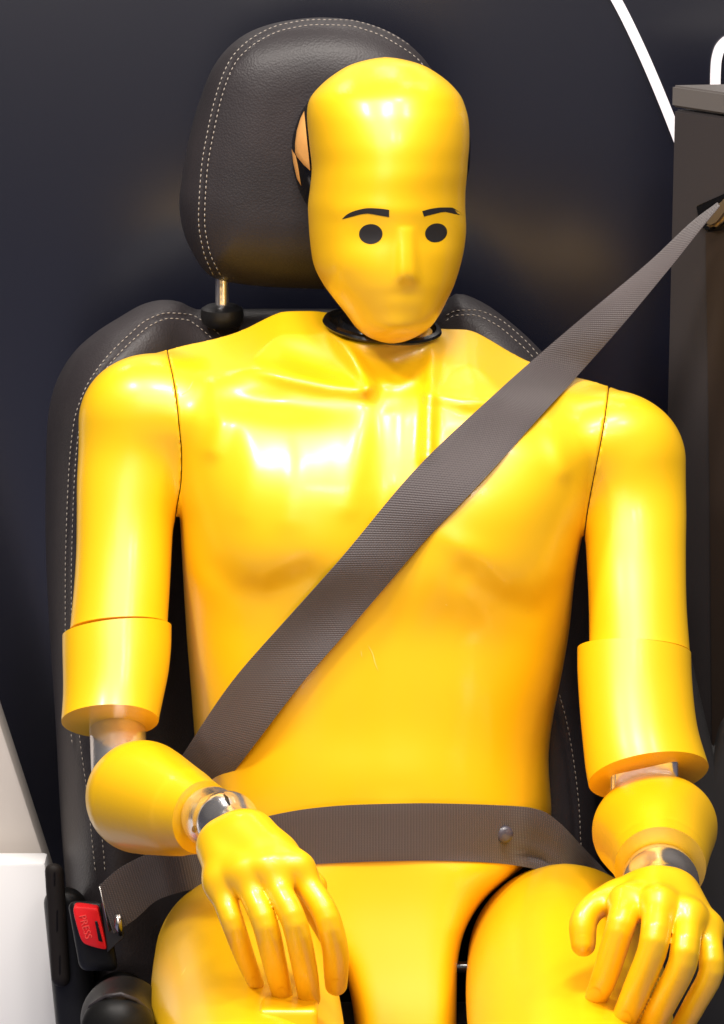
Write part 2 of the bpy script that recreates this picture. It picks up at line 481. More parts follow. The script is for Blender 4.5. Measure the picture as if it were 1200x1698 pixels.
# ------------------------------------------------------------------ setting
fl = mesh('floor', [(-8, -12, 0), (8, -12, 0), (8, 3, 0), (-8, 3, 0)], [(0, 1, 2, 3)], mat('grey_floor', (.13, .14, .24), .45), smooth=False)
fl['kind'] = 'structure'
YB = .31
wall = thing('backdrop_wall', 'glossy dark navy backdrop wall with white curved line graphics behind the seat', 'backdrop')
mesh('wall_panel', [(-2.2, YB, 0), (2.2, YB, 0), (2.2, YB, 2.6), (-2.2, YB, 2.6), (-2.2, YB+.05, 0), (2.2, YB+.05, 0), (2.2, YB+.05, 2.6), (-2.2, YB+.05, 2.6)],
     [(0, 1, 2, 3), (5, 4, 7, 6), (4, 0, 3, 7), (1, 5, 6, 2), (3, 2, 6, 7), (4, 5, 1, 0)], navy, wall, smooth=False)
def stroke(c, hw, n=40):
    pts = along(c, n); d = np.gradient(pts, axis=0); d /= np.linalg.norm(d, axis=1, keepdims=True)
    nrm = np.stack([-d[:, 1], d[:, 0]], 1)
    a = pts + nrm*hw; b = pts - nrm*hw
    A = P(a[:, 0], a[:, 1], YB-.003); B = P(b[:, 0], b[:, 1], YB-.003)
    A2 = A.copy(); B2 = B.copy(); A2[:, 1] = YB-.0002; B2[:, 1] = YB-.0002
    V = np.concatenate([A, B, A2, B2]); Fc = []
    for i in range(n-1):
        Fc += [(i, i+1, n+i+1, n+i), (i, 2*n+i, 2*n+i+1, i+1), (n+i, n+i+1, 3*n+i+1, 3*n+i)]
    return V, Fc
V, Fc = stroke([(985, -60), (1022, 0), (1058, 72), (1090, 145), (1122, 225), (1150, 300), (1175, 370)], 8.3)
mesh('line_graphic', V, Fc, white_g, wall, smooth=False)
V, Fc = stroke([(1187, 200), (1186, 140), (1187, 108), (1192, 84), (1203, 70), (1225, 60), (1260, 56)], 8.5)
mesh('line_graphic', V, Fc, white_g, wall, smooth=False)

lb = prism('side_panel', [(-260, 640), (-183, 640), (0, 1198), (76, 1431), (135, 1620), (-260, 1620)], .14, .17, beige)
lb['label'] = 'pale beige slanted panel at the left edge above the white block'; lb['category'] = 'panel'
wb = prism('display_block', [(-260, 1431), (75, 1431), (106, 1698), (130, 1900), (-260, 1900)], .10, .125, white_p)
wb['label'] = 'bright white block at the lower left corner beside the seat'; wb['category'] = 'block'

# ------------------------------------------------------------------ pillar on the right
pil = thing('belt_pillar', 'dark anthracite pillar on the right that holds the upper end of the seat belt', 'pillar')
A0 = P(1113, 141, .14); ax, ay, zt = A0
dirF = np.array([.039, -.0445]); dirF /= np.linalg.norm(dirF)
Bp = np.array([ax, ay]) + dirF*.26; Cp = Bp + np.array([.35, .04]); Dp = np.array([ax, ay]) + np.array([.35, .05])
def pris2(name, foot, z0, z1, m, bevel=.0015):
    bm = bmesh.new()
    a = [bm.verts.new((p[0], p[1], z0)) for p in foot]; b = [bm.verts.new((p[0], p[1], z1)) for p in foot]
    n = len(foot); bm.faces.new(a[::-1]); bm.faces.new(b)
    for i in range(n): bm.faces.new((a[i], a[(i+1) % n], b[(i+1) % n], b[i]))
    bmesh.ops.recalc_face_normals(bm, faces=bm.faces[:])
    bmesh.ops.bevel(bm, geom=bm.edges[:], offset=bevel, segments=2, affect='EDGES')
    me = bpy.data.meshes.new(name); bm.to_mesh(me); bm.free(); me.materials.append(m)
    return link(bpy.data.objects.new(name, me), pil)
ft = [(ax, ay), tuple(Bp), tuple(Cp), tuple(Dp)]
pris2('cap', ft, zt-.0165, zt, topm)
ins_ = [(ax+.002, ay-.0005), (Bp[0]+.002, Bp[1]+.002), tuple(Cp-.002), (Dp[0]-.002, Dp[1]-.002)]
pris2('column', ins_, 0.0, zt-.0185, anth)

# ------------------------------------------------------------------ dummy fields
XL = [(500, 272), (560, 274), (583, 278), (640, 290), (700, 297), (760, 302), (800, 301), (850, 292), (900, 290), (1100, 290), (1300, 290)]
XR = [(560, 1012), (620, 1010), (645, 1008), (700, 1001), (760, 990), (820, 978), (870, 970), (920, 966), (1000, 960), (1100, 948), (1300, 935)]
TL = [(480, 205), (600, 220), (700, 262), (780, 288), (850, 297), (950, 303), (1050, 309), (1150, 317), (1230, 323), (1330, 331), (1400, 350), (1450, 410), (1500, 470), (1560, 535), (1610, 570), (1698, 588), (1900, 600)]
TR = [(480, 1075), (645, 1062), (740, 1015), (810, 988), (870, 970), (950, 954), (1050, 943), (1130, 929), (1200, 915), (1260, 909), (1310, 912), (1350, 915), (1400, 900), (1435, 872), (1490, 803), (1560, 765), (1610, 758), (1698, 757), (1900, 757)]
TF = [(480, .03), (560, -.015), (640, -.056), (740, -.084), (860, -.104), (960, -.108), (1060, -.104), (1200, -.106), (1340, -.112), (1430, -.118), (1500, -.124), (1600, -.138), (1698, -.155), (1900, -.18)]
TOP = [(140, 690), (205, 600), (240, 586), (280, 577), (350, 563), (400, 548), (440, 528), (470, 516), (520, 515), (560, 522), (640, 538), (735, 545), (775, 546), (810, 562), (850, 586), (900, 609), (950, 624), (1008, 637), (1045, 648), (1090, 680), (1130, 740)]
ARL = lr([(560, 130, 350), (700, 130, 350), (750, 130, 324), (800, 127, 304), (860, 127, 288), (920, 126, 284), (980, 122, 281), (1040, 116, 277), (1120, 110, 272)])
ARR = lr([(600, 915, 1137), (765, 915, 1137), (810, 946, 1137), (860, 967, 1138), (920, 972, 1137), (1000, 976, 1138), (1085, 977, 1144), (1150, 977, 1148)])
AYL = [(560, .006), (690, .006), (860, -.020), (1000, -.050), (1120, -.078), (1240, -.115), (1320, -.135)]
AYR = [(600, .006), (750, .006), (900, -.024), (1000, -.050), (1120, -.078), (1290, -.120), (1400, -.140)]
def tdisp(px, py):
    d = 0
    # chest muscles: soft above, firmer edge below
    def pec(cx, cy, sx, up, dn, h):
        s = np.where(py < cy, up, dn); e = np.where(py < cy, 2.4, 3.6)
        return h*np.exp(-np.abs((px-cx)/sx)**2.8 - np.abs((py-cy)/s)**e)
    d = d + pec(465, 850, 150, 150, 128, .019) + pec(838, 880, 140, 150, 130, .016)
    d = d + ridge(px, py, [(655, 640), (652, 760), (648, 900)], 34, -.0045)
    d = d + ridge(px, py, [(312, 870), (345, 932), (395, 975), (440, 985), (505, 955)], 27, -.0034)
    d = d + ridge(px, py, [(955, 900), (938, 965), (890, 1008), (830, 995), (775, 955)], 27, -.0030)
    d = d + blob(px, py, 765, 905, 50, 22, .0022, .5)
    # collar bones
    d = d + ridge(px, py, [(300, 596), (345, 592), (400, 604), (480, 624), (545, 638), (602, 646)], 15, .0085)
    d = d + ridge(px, py, [(712, 652), (770, 664), (850, 660), (930, 648), (1000, 652)], 14, .0070)
    d = d + blob(px, py, 450, 668, 105, 24, -.0085, .1) + blob(px, py, 820, 700, 95, 22, -.004, -.05)
    # neck cords running to the notch
    d = d + ridge(px, py, [(555, 556), (585, 595), (612, 640)], 12, .0095)
    d = d + ridge(px, py, [(727, 572), (716, 610), (712, 650), (709, 760)], 12, .0078)
    d = d + blob(px, py, 657, 592, 42, 40, -.012) + blob(px, py, 500, 588, 62, 24, -.009, .4) + blob(px, py, 800, 620, 55, 30, -.006)
    d = d + ridge(px, py, [(640, 634), (660, 636), (678, 630)], 9, .0035)
    # deltoid ridges, breast bone ripples
    d = d + ridge(px, py, [(338, 592), (358, 640), (366, 700), (352, 745)], 17, .0034)
    d = d + ridge(px, py, [(905, 680), (925, 740), (936, 780)], 18, .0034)
    d = d + ridge(px, py, [(600, 650), (594, 720), (585, 790), (578, 840)], 22, .0018)
    d = d + ridge(px, py, [(628, 660), (622, 740), (612, 800)], 14, -.0004)
    d = d + ridge(px, py, [(648, 690), (652, 760), (640, 850)], 14, .0014)
    d = d + ridge(px, py, [(690, 660), (676, 720), (668, 800)], 14, .0008)
    d = d + ridge(px, py, [(480, 680), (492, 760), (478, 860)], 26, .0016)
    d = d + ridge(px, py, [(400, 690), (415, 780), (400, 850)], 20, .0010)
    # ribs and belly
    d = d + ridge(px, py, [(640, 960), (640, 1120), (650, 1300)], 40, -.0022)
    d = d + blob(px, py, 520, 1130, 110, 120, .004) + blob(px, py, 780, 1150, 100, 120, .004)
    d = d + blob(px, py, 640, 1290, 170, 60, .003)
    return d
def torso_core(px, py, Y):
    xl = ps(py, TL); xr = ps(py, TR); c = (xl+xr)/2; a = (xr-xl)/2
    fr = ps(py, TF, 22.); bk = .095
    low = np.clip((py-1420)/120, 0, 1)
    n = 2.75 + 4.6*low
    m = np.clip((.02 - Y)/.05, 0, 1)
    Yd = Y + tdisp(px, py)*m
    Yc = .012
    dep = np.where(Yd < Yc, Yc - fr, bk - Yc)
    e = (np.abs((px-c)/a)**n + np.abs((Yd-Yc)/dep)**n)**(1/n)
    col = (e - 1)*np.minimum(a/PX, .095)
    top = (ps(px, TOP, 9.) - py)/PX*.92 + .40*np.clip(.035 - Y, 0, .2) + .15*np.clip(Y - .035, 0, 1)
    f = smax(col, top, .022)
    nb = smax(cone(px, py, Yd, (634, 660, .0), (634, 575, .000), 115, 86), (545 - py)/PX - .27*(Y - .004), .004)
    f = smin(f, nb, .018)
    return f
def body(px, py, Y):
    t = torso_core(px, py, Y)
    k = .004 + .016*np.clip((900 - py)/180, 0, 1)
    aL = rows(px, py, Y, ARL, AYL, 700, 1.06); aR = rows(px, py, Y, ARR, AYR, 765, 1.06)
    return t, aL, aR, k
def f_torso(px, py, Y):
    t, aL, aR, k = body(px, py, Y)
    f = smin(smin(t, aL, k), aR, k)
    sl = (ps(py, XL, 12.) - px)/PX; sr = (px - ps(py, XR, 12.))/PX
    return np.maximum(np.maximum(f, sl), sr)
GAP = .0007
def f_armL(px, py, Y):
    t, aL, aR, k = body(px, py, Y)
    return np.maximum(smin(t, aL, k), (px - ps(py, XL, 12.))/PX + GAP)
def f_armR(px, py, Y):
    t, aL, aR, k = body(px, py, Y)
    return np.maximum(smin(t, aR, k), (ps(py, XR, 12.) - px)/PX + GAP)

dummy = thing('crash_test_dummy', 'glossy yellow crash test dummy belted into the black car seat', 'crash test dummy')
sculpt('torso', f_torso, (255, 1030, 495, 1860, -.29, .115), .0026, yellow, dummy, fine=[(268, 308, .0009), (940, 1014, .0013)])
sculpt('upper_arm', f_armL, (100, 312, 560, 1120, -.16, .08), .0024, yellow, dummy, fine=[(270, 306, .0009)],
       cuts=[((195, 1038, -.06), (.06, 1, -.24))])
sculpt('upper_arm', f_armR, (930, 1160, 620, 1130, -.16, .08), .0024, yellow, dummy, fine=[(960, 1014, .0011)],
       cuts=[((1060, 1080, -.06), (-.05, 1, -.24))])

# ---- elbow shells, elbows, forearms, wrists
ESL = lr([(900, 104, 284), (1060, 103, 284), (1110, 104, 280), (1160, 104, 270), (1200, 101, 262), (1250, 103, 256), (1350, 103, 256)])
def f_shL(px, py, Y): return rows(px, py, Y, ESL, AYL, None, 1.0, 12.)
sculpt('elbow_shell', f_shL, (85, 300, 900, 1380, -.24, .06), .0024, yellow, dummy,
       cuts=[((192, 1046, -.06), (-.10, -1, .24)), ((182, 1198, -.10), (.0, 1, -.46))])
ESR = lr([(960, 957, 1145), (1100, 957, 1146), (1160, 960, 1150), (1210, 964, 1157), (1250, 968, 1169), (1285, 972, 1180), (1330, 980, 1192), (1400, 980, 1195)])
def f_shR(px, py, Y): return rows(px, py, Y, ESR, AYR, None, 1.0, 12.)
sculpt('elbow_shell', f_shR, (935, 1210, 900, 1440, -.26, .06), .0024, yellow, dummy,
       cuts=[((1060, 1084, -.06), (.05, -1, .24)), ((1078, 1283, -.12), (.22, 1, -.44))])
def rbox(px, py, Y, c, h, r, tilt=0):
    x = px/PX - c[0]/PX; y = py/PX - c[1]/PX; z = Y - c[2]
    y2 = y + tilt*z
    q = [np.abs(x)-h[0]+r, np.abs(y2)-h[1]+r, np.abs(z)-h[2]+r]
    return np.sqrt(np.maximum(q[0], 0)**2 + np.maximum(q[1], 0)**2 + np.maximum(q[2], 0)**2) + np.minimum(np.maximum(q[0], np.maximum(q[1], q[2])), 0) - r
sculpt('elbow_joint', lambda x, y, z: cone(x, y, z, (194, 1190, -.078), (198, 1285, -.120), 47, 47), (120, 260, 1110, 1350, -.20, -.02), .0022, chrome, dummy)
sculpt('elbow_joint', lambda x, y, z: rbox(x, y, z, (1068, 1318, -.112), (.0255, .030, .020), .005), (990, 1150, 1220, 1420, -.2, -.06), .0022, chrome, dummy)
def f_faL(px, py, Y):
    return sweep(px, py, Y, [(236, 1322, -.125, 95), (290, 1342, -.175, 78), (356, 1362, -.232, 57), (430, 1390, -.30, 50)],26)
def f_faLg(px, py, Y):
    f = f_faL(px, py, Y)
    n = np.array([.62, .18, -.76]); n /= np.linalg.norm(n)
    s = ((px-306)/PX)*n[0] + ((py-1348)/PX)*n[1] + (Y+.193)*n[2]
    f = f + .0009*np.exp(-(s/.0009)**2) + .0006*np.clip(s/.004, 0, 1)
    return f
faL = sculpt('forearm', f_faLg, (125, 460, 1210, 1460, -.34, -.02), .0020, yellow, dummy,
       relax=8, cuts=[((334, 1354, -.212), (.62, .18, -.76))])
def f_faR(px, py, Y):
    a = sweep(px, py, Y, [(1066, 1378, -.130, 85), (1082, 1408, -.185, 74), (1092, 1440, -.235, 64), (1094, 1470, -.28, 58)], 20)
    b = sweep(px, py, Y, [(1108, 1372, -.130, 82), (1102, 1404, -.185, 73), (1097, 1440, -.235, 64), (1094, 1470, -.28, 58)], 20)
    return smin(a, b, .02)
def f_faRg(px, py, Y):
    f = f_faR(px, py, Y)
    n = np.array([.0, .5, -.86])
    s = ((py-1422)/PX)*n[1] + (Y+.214)*n[2]
    return f + .0008*np.exp(-(s/.0009)**2)
sculpt('forearm', f_faRg, (965, 1215, 1270, 1560, -.34, -.02), .0020, yellow, dummy,
       relax=8, cuts=[((1094, 1434, -.232), (.02, .50, -.86))])
wjL = sculpt('wrist_joint', lambda x, y, z: chain(x, y, z, [(352, 1356, -.225, 52), (378, 1364, -.270, 47), (402, 1384, -.305, 40)], .01), (280, 470, 1270, 1460, -.37, -.15), .0018, chrome, dummy)
wjR = sculpt('wrist_joint', lambda x, y, z: chain(x, y, z, [(1094, 1462, -.240, 63), (1096, 1466, -.280, 58), (1098, 1480, -.31, 50)], .01), (1010, 1190, 1370, 1560, -.38, -.15), .0018, chrome, dummy)
def small_disc(name, px, py, f, r, m, parent): return decal(name, ellipse(px, py, r*.75, r, n=14), f, m, parent, .0004, 2)
small_disc('screw_hole', 322, 1375, lambda x, y, z: chain(x, y, z, [(352, 1356, -.225, 52), (378, 1364, -.270, 47), (402, 1384, -.305, 40)], .01), 6, gloss_bl, wjL)
decal('slot', [(366, 1314), (371, 1313), (378, 1322), (382, 1334), (379, 1336), (373, 1325)], lambda x, y, z: chain(x, y, z, [(352, 1356, -.225, 52), (378, 1364, -.270, 47), (402, 1384, -.305, 40)], .01), gloss_bl, wjL, .0004, 2)

# ---- hands
def hand(palm, fingers, thumb, kp=.014, kf=.011, off=-.045):
    def f(px, py, Y):
        Y = Y - off
        pm = None
        for (a, b) in palm:
            c = cone(px, py, Y, a[:3], b[:3], a[3], b[3])
            pm = c if pm is None else smin(pm, c, kp)
        out = pm
        for fg in fingers:
            c = smin(pm, sweep(px, py, Y, fg, 15, 1e-6), kf)
            out = np.minimum(out, c)
        if thumb: out = np.minimum(out, smin(pm, sweep(px, py, Y, thumb, 15, 1e-6), .012))
        return out - .0004
    return f
HL_w1 = (370, 1404, -.268, 37); HL_w2 = (415, 1385, -.278, 34)
palmL = [(HL_w1, (366, 1462, -.300, 26)), (HL_w1, (404, 1448, -.312, 27)), (HL_w2, (446, 1440, -.318, 28)), (HL_w2, (492, 1440, -.314, 28)),
         ((395, 1390, -.270, 36), (440, 1420, -.295, 30)), ((470, 1420, -.285, 24), (520, 1470, -.285, 22))]
fingL = [[(362, 1462, -.296, 21), (387, 1534, -.318, 18.5), (407, 1590, -.300, 16), (424, 1631, -.280, 13)],
         [(404, 1452, -.308, 21), (440, 1535, -.335, 21), (456, 1600, -.315, 19.5), (468, 1648, -.292, 17)],
         [(445, 1446, -.314, 21), (488, 1530, -.342, 21), (504, 1600, -.322, 20.5), (513, 1655, -.298, 18)],
         [(495, 1446, -.310, 21), (545, 1530, -.332, 21.5), (557, 1590, -.318, 21), (557, 1633, -.298, 18)]]
thumbL = [(500, 1470, -.27, 24), (535, 1530, -.26, 20), (553, 1572, -.262, 15)]
fHL = hand(palmL, fingL, thumbL)
hL = sculpt('hand', fHL, (300, 600, 1330, 1700, -.43, -.25), .0014, yellow, dummy, relax=5)
palmR = [((1075, 1480, -.270, 36), (1040, 1500, -.300, 28)), ((1090, 1480, -.274, 38), (1090, 1500, -.312, 30)), ((1115, 1484, -.272, 36), (1140, 1522, -.312, 28)),
         ((1125, 1490, -.268, 34), (1172, 1540, -.300, 24)), ((1045, 1482, -.265, 26), (1015, 1500, -.27, 26))]
fingR = [[(1040, 1496, -.305, 27), (1026, 1545, -.330, 23.5), (1003, 1618, -.325, 21.5), (986, 1660, -.305, 18)],
         [(1092, 1500, -.318, 26), (1084, 1566, -.345, 24.5), (1056, 1640, -.338, 23), (1032, 1700, -.318, 20), (1026, 1730, -.30, 18)],
         [(1140, 1520, -.315, 25), (1134, 1588, -.342, 24), (1104, 1655, -.335, 22.5), (1074, 1715, -.315, 20), (1066, 1740, -.30, 18)],
         [(1172, 1540, -.302, 22), (1180, 1605, -.325, 20.5), (1152, 1665, -.318, 19), (1124, 1718, -.300, 17), (1118, 1740, -.29, 15)]]
thumbR = [(1018, 1486, -.275, 22), (986, 1502, -.290, 22), (966, 1538, -.302, 22.5), (967, 1566, -.305, 20)]
fHR = hand(palmR, fingR, thumbR)
hR = sculpt('hand', fHR, (935, 1225, 1420, 1790, -.44, -.25), .0014, yellow, dummy, relax=5)
def nail(cx, cy, rx, ry, rot, f, par):
    e = ellipse(cx, cy, rx, ry, rot, 20)
    Y = front(f, e[:, 0], e[:, 1])
    ok = ~np.isnan(Y)
    if ok.sum() < 6: return
    e = e[ok]; Y = Y[ok]
    decal('nail', np.array(e), f, yellow, par, .0007, 4)
nail(983, 1655, 13, 17, .25, fHR, hR); nail(1032, 1694, 14, 17, .25, fHR, hR); nail(967, 1566, 11, 15, -.1, fHR, hR)
nail(467, 1650, 9, 12, -.1, fHL, hL); nail(557, 1636, 10, 12, 0, fHL, hL); nail(423, 1630, 7, 9, -.3, fHL, hL)

# ---- thighs
def f_thR(px, py, Y): return sweep(px, py, Y, [(935, 1592, -.055, 160), (938, 1640, -.13, 166), (950, 1735, -.24, 172), (962, 1850, -.36, 176), (970, 1960, -.46, 176)], 26, 1e-6)
def f_thL(px, py, Y): return sweep(px, py, Y, [(402, 1594, -.055, 146), (404, 1640, -.13, 154), (412, 1735, -.24, 162), (420, 1850, -.36, 168), (425, 1960, -.46, 168)], 26, 1e-6)
sculpt('thigh', f_thR, (750, 1170, 1400, 2160, -.56, .04), .0036, yellow, dummy, relax=3)
sculpt('thigh', f_thL, (230, 620, 1400, 2160, -.56, .04), .0036, yellow, dummy, relax=3)
sculpt('knee_joint', lambda x, y, z: rbox(x, y, z, (478, 1712, -.345), (.022, .026, .03), .004, .3), (410, 560, 1620, 1800, -.40, -.30), .002, yellow, dummy)
V, Fc = tube_mesh([P(725, 1604, -.09), P(800, 1604, -.09)], .0045, 12); mesh('hip_pin', V, Fc, gloss_bl, dummy, sharp=40)

scr = mat('scuff', (.95, .62, .12), .6)
def scuff(pts, f, wd, par): 
    p = along(pts, 14); d = np.gradient(p, axis=0); d /= np.linalg.norm(d, axis=1, keepdims=True); nr = np.stack([-d[:, 1], d[:, 0]], 1)
    tp = np.sin(np.linspace(.15, math.pi-.15, 14))[:, None]
    a = p + nr*wd*tp; b = p - nr*wd*tp
    o = []
    Vt = []
    for q in (a, b): Vt.append(P(q[:, 0], q[:, 1], front(f, q[:, 0], q[:, 1]) - .0003))
    V = np.concatenate(Vt); mesh('scuff', V, [(i, i+1, 15+i, 14+i) for i in range(13)], scr, par)
torso_o = [o for o in bpy.data.objects if o.name == 'torso'][0]
thL_o = [o for o in bpy.data.objects if o.name.startswith('thigh')][-1]
scuff([(301, 655), (312, 646), (320, 632)], f_torso, 1.0, torso_o)
scuff([(610, 1070), (618, 1085), (622, 1100), (627, 1112)], f_torso, .9, torso_o)
scuff([(598, 1078), (600, 1090)], f_torso, .7, torso_o); scuff([(738, 1002), (742, 1004)], f_torso, 1.0, torso_o)
scuff([(300, 1618), (305, 1610), (309, 1602)], f_thL, 1.0, thL_o)

# ---- head
HLx = [(96, 640), (104, 590), (118, 562), (140, 533), (168, 511), (200, 509), (240, 513), (280, 517), (310, 514), (345, 510), (375, 512), (410, 515), (440, 520), (470, 535), (500, 557), (525, 577), (545, 592), (558, 608), (568, 650)]
HRx = [(96, 640), (104, 690), (118, 719), (140, 748), (168, 768), (200, 777), (240, 778), (280, 775), (310, 772), (345, 771), (375, 773), (410, 770), (440, 763), (470, 754), (500, 740), (525, 727), (545, 712), (558, 690), (568, 650)]
a2 = [(96, -900.), (104, 52.**2)]
for (y, l), (_, r) in zip(HLx[2:-1], HRx[2:-1]): a2.append((y, ((r-l)/2)**2))
a2 += [(569, 0), (580, -1500.)]
HA2 = a2; HCX = [(y, (l+r)/2) for (y, l), (_, r) in zip(HLx, HRx)]
HRT = [(96, 70.), (140, 90.), (170, 115.), (240, 133.), (345, 132.), (430, 125.), (500, 92.), (545, 62.), (568, 50.), (590, 45.)]
def hx(py):
    A = ps(py, HA2, 6.)
    c = ps(py, HCX, 10.)
    return c, A
HKA = [(96, 1.02), (120, 1.08), (140, 1.14), (168, 1.18), (200, 1.28), (240, 1.42), (300, 1.54), (345, 1.52), (400, 1.46), (470, 1.41), (500, 1.39), (545, 1.38), (568, 1.3)]
HF = [(96, .0), (140, -.045), (200, -.073), (270, -.086), (340, -.091), (400, -.090), (470, -.096), (520, -.100), (568, -.088), (590, -.08)]
HYC = [(96, -.003), (200, -.001), (340, .000), (430, -.008), (500, -.027), (568, -.043), (590, -.046)]
def hdisp(px, py):
    t = np.clip((py - 376)/88, 0, 1)
    d = .0066*t**.7*np.exp(-np.abs((px - 674 - .03*(py-380))/(13 + 6*t))**3.4)/(1 + np.exp(np.clip((py - 466)/5.5, -30, 30)))
    d = d + blob(px, py, 612, 392, 40, 26, -.0026) + blob(px, py, 722, 390, 36, 26, -.0026)
    d = d + ridge(px, py, [(560, 352), (610, 344), (650, 350), (700, 350), (745, 344), (775, 350)], 14, .0008)
    d = d + blob(px, py, 670, 504, 36, 14, .0005) + blob(px, py, 672, 488, 36, 9, -.0004) + blob(px, py, 665, 545, 34, 20, .003)
    d = d + blob(px, py, 565, 432, 26, 44, .0022, .3) + blob(px, py, 745, 430, 22, 40, .0018, -.3)
    return d
def f_head(px, py, Y):
    c, A = hx(py)
    Yc = ps(py, HYC, 22.)
    m = np.clip((-.005 - Y)/.03, 0, 1)
    Yd = Y + hdisp(px, py)*m
    kap = np.where(Yd < Yc, ps(py, HKA, 14.), 1.35)
    r2 = (PX/kap)**2
    g = (px - c)**2 + (Yd - Yc)**2*r2
    q = np.sqrt(np.maximum(g, 1e-9)); s = np.where(A > 0, np.sqrt(np.maximum(A, 1e-9)), A/60.)
    return (q - s)/PX*.75
# shell: the front two thirds of the head, cut off behind the temples
head = sculpt('head', lambda x, y, z: np.maximum(f_head(x, y, z), np.maximum(z - .012, -1)), (495, 795, 85, 590, -.13, .03), .0017, yellow, dummy)
SKL = [(110, -2000.), (128, 1600.), (168, 122.**2), (195, 138.**2), (240, 149.**2), (270, 148.**2), (310, 139.**2), (345, 122.**2), (400, 92.**2), (440, 60.**2), (470, 20.**2), (490, -500.)]
def f_skull(px, py, Y):
    A = pc(py, SKL); s = np.where(A > 0, np.sqrt(np.maximum(A, 1e-9)), A/60.)
    g = (px - 631.5)**2 + ((Y - .062)*2600)**2
    return (np.sqrt(g) - s)/PX*.7
sk = sculpt('skull', f_skull, (470, 800, 100, 540, -.09, .14), .0025, gloss_bl, dummy, label='dark inner skull seen at the ear')
decal('marking', [(504, 184), (498, 196), (492, 216), (489, 238), (489, 252), (492, 260), (503, 273), (514, 283), (512, 262), (509, 235), (506, 205)], f_skull, orange, sk, .0016, 3)
decal('marking', [(483, 246), (490, 258), (494, 276), (499, 308), (492, 296), (486, 270)], f_skull, orange, sk, .0016, 3)
for nm, cx, cy, rx, ry, ro in (('eye', 614.5, 388, 19.5, 16.5, -.05), ('eye', 723, 386, 18.5, 15.5, -.25)):
    decal(nm, ellipse(cx, cy, rx, ry, ro, 36), f_head, eye_m, head, .0003, 6)
def strip(top, bot, n=20): return np.concatenate([along(top, n), along(bot, n)[::-1]])
decal('eyebrow', strip([(567, 363), (576, 355), (590, 349), (612, 345), (632, 346), (645, 348)], [(568, 363.5), (580, 359), (594, 356), (612, 354), (630, 356), (645, 360)]), f_head, eye_m, head, .0003, 4)
decal('eyebrow', strip([(700, 350), (715, 346), (732, 344), (748, 344), (758, 349), (769, 358)], [(703, 359), (716, 355), (732, 352), (747, 351), (757, 353.5), (769, 358.5)]), f_head, eye_m, head, .0003, 4)

# ---- neck ring
def lathe(name, prof, centre, m, parent, tilt=(0, 0), n=48):
    V = []; Fc = []
    for (r, h) in prof:
        for k in range(n):
            a = 2*math.pi*k/n
            V.append((r*math.cos(a), r*math.sin(a), h))
    for i in range(len(prof)-1):
        for k in range(n): Fc.append((i*n+k, i*n+(k+1) % n, (i+1)*n+(k+1) % n, (i+1)*n+k))
    Fc.append(tuple(range(n))[::-1]); Fc.append(tuple((len(prof)-1)*n+k for k in range(n)))
    o = mesh(name, V, Fc, m, parent, sharp=40)
    o.location = centre; o.rotation_euler = (tilt[0], tilt[1], 0)
    bm = bmesh.new(); bm.from_mesh(o.data); bmesh.ops.recalc_face_normals(bm, faces=bm.faces[:]); bm.to_mesh(o.data); bm.free()
    return o
nc = P(634, 535, .004)
nk = lathe('neck', [(.024, -.004), (.024, .06)], nc, gloss_bl, dummy)
lathe('neck_ring', [(.020, -.004), (.0435, -.004), (.0442, -.0025), (.0432, -.0008), (.040, .000), (.037, -.002), (.033, -.002), (.031, .001)], nc, gloss_bl, dummy, tilt=(math.radians(4), math.radians(6)))

# ------------------------------------------------------------------ car seat
seat = thing('car_seat', 'black leather car seat with double pale stitching under the dummy', 'car seat')
HRo = closed_curve([(297, 340), (301, 300), (309, 249), (319, 205), (330, 169), (349, 119), (374, 83), (406, 57), (445, 41), (491, 32), (541, 29), (598, 36), (648, 54), (682, 77), (712, 110), (736, 160), (750, 240), (752, 330), (738, 410), (700, 458), (600, 478), (464, 477), (380, 468), (345, 455), (322, 425), (304, 385)], 120)
HRY = .115
def seam_path(pts): return along(pts, 120)
HS1 = [(366, 458), (347, 416), (339, 364), (343, 287), (355, 215), (372, 146), (391, 103), (426, 70), (472, 49), (525, 41), (571, 42), (617, 53), (659, 74), (698, 104), (722, 150)]
HS2 = [(354, 458), (337, 416), (329, 364), (333, 287), (345, 213), (363, 142), (383, 97), (421, 61), (469, 40), (525, 32.5), (573, 33), (621, 44), (665, 66), (706, 98), (732, 148)]
def groove(px, py, paths, w, h):
    return ridge(px, py, paths, w, h)
HMID = [tuple((np.array(a)+np.array(b))/2) for a, b in zip(HS1, HS2)]
class Grid2D:                      # cached 2-D field, bilinear lookup (the outlines are costly)
    def __init__(s, fn, x0, x1, y0, y1, st):
        s.x0, s.y0, s.st = x0, y0, st
        s.xs = np.arange(x0, x1+st, st); s.ys = np.arange(y0, y1+st, st)
        s.g = fn(s.xs[:, None], s.ys[None, :])
    def __call__(s, px, py):
        px, py = np.broadcast_arrays(px, py)
        a = np.clip((px-s.x0)/s.st, 0, len(s.xs)-1.001); b = np.clip((py-s.y0)/s.st, 0, len(s.ys)-1.001)
        i = a.astype(int); j = b.astype(int); u = a-i; v = b-j
        g = s.g
        return (g[i, j]*(1-u)*(1-v) + g[i+1, j]*u*(1-v) + g[i, j+1]*(1-u)*v + g[i+1, j+1]*u*v)
gH = Grid2D(lambda x, y: polyd(x, y, HRo), 270, 780, 0, 510, 2)
gHg = Grid2D(lambda x, y: groove(x, y, HMID, 3.2, -.0022) + ridge(x, y, HMID, 14, .0012), 270, 780, 0, 510, 1)
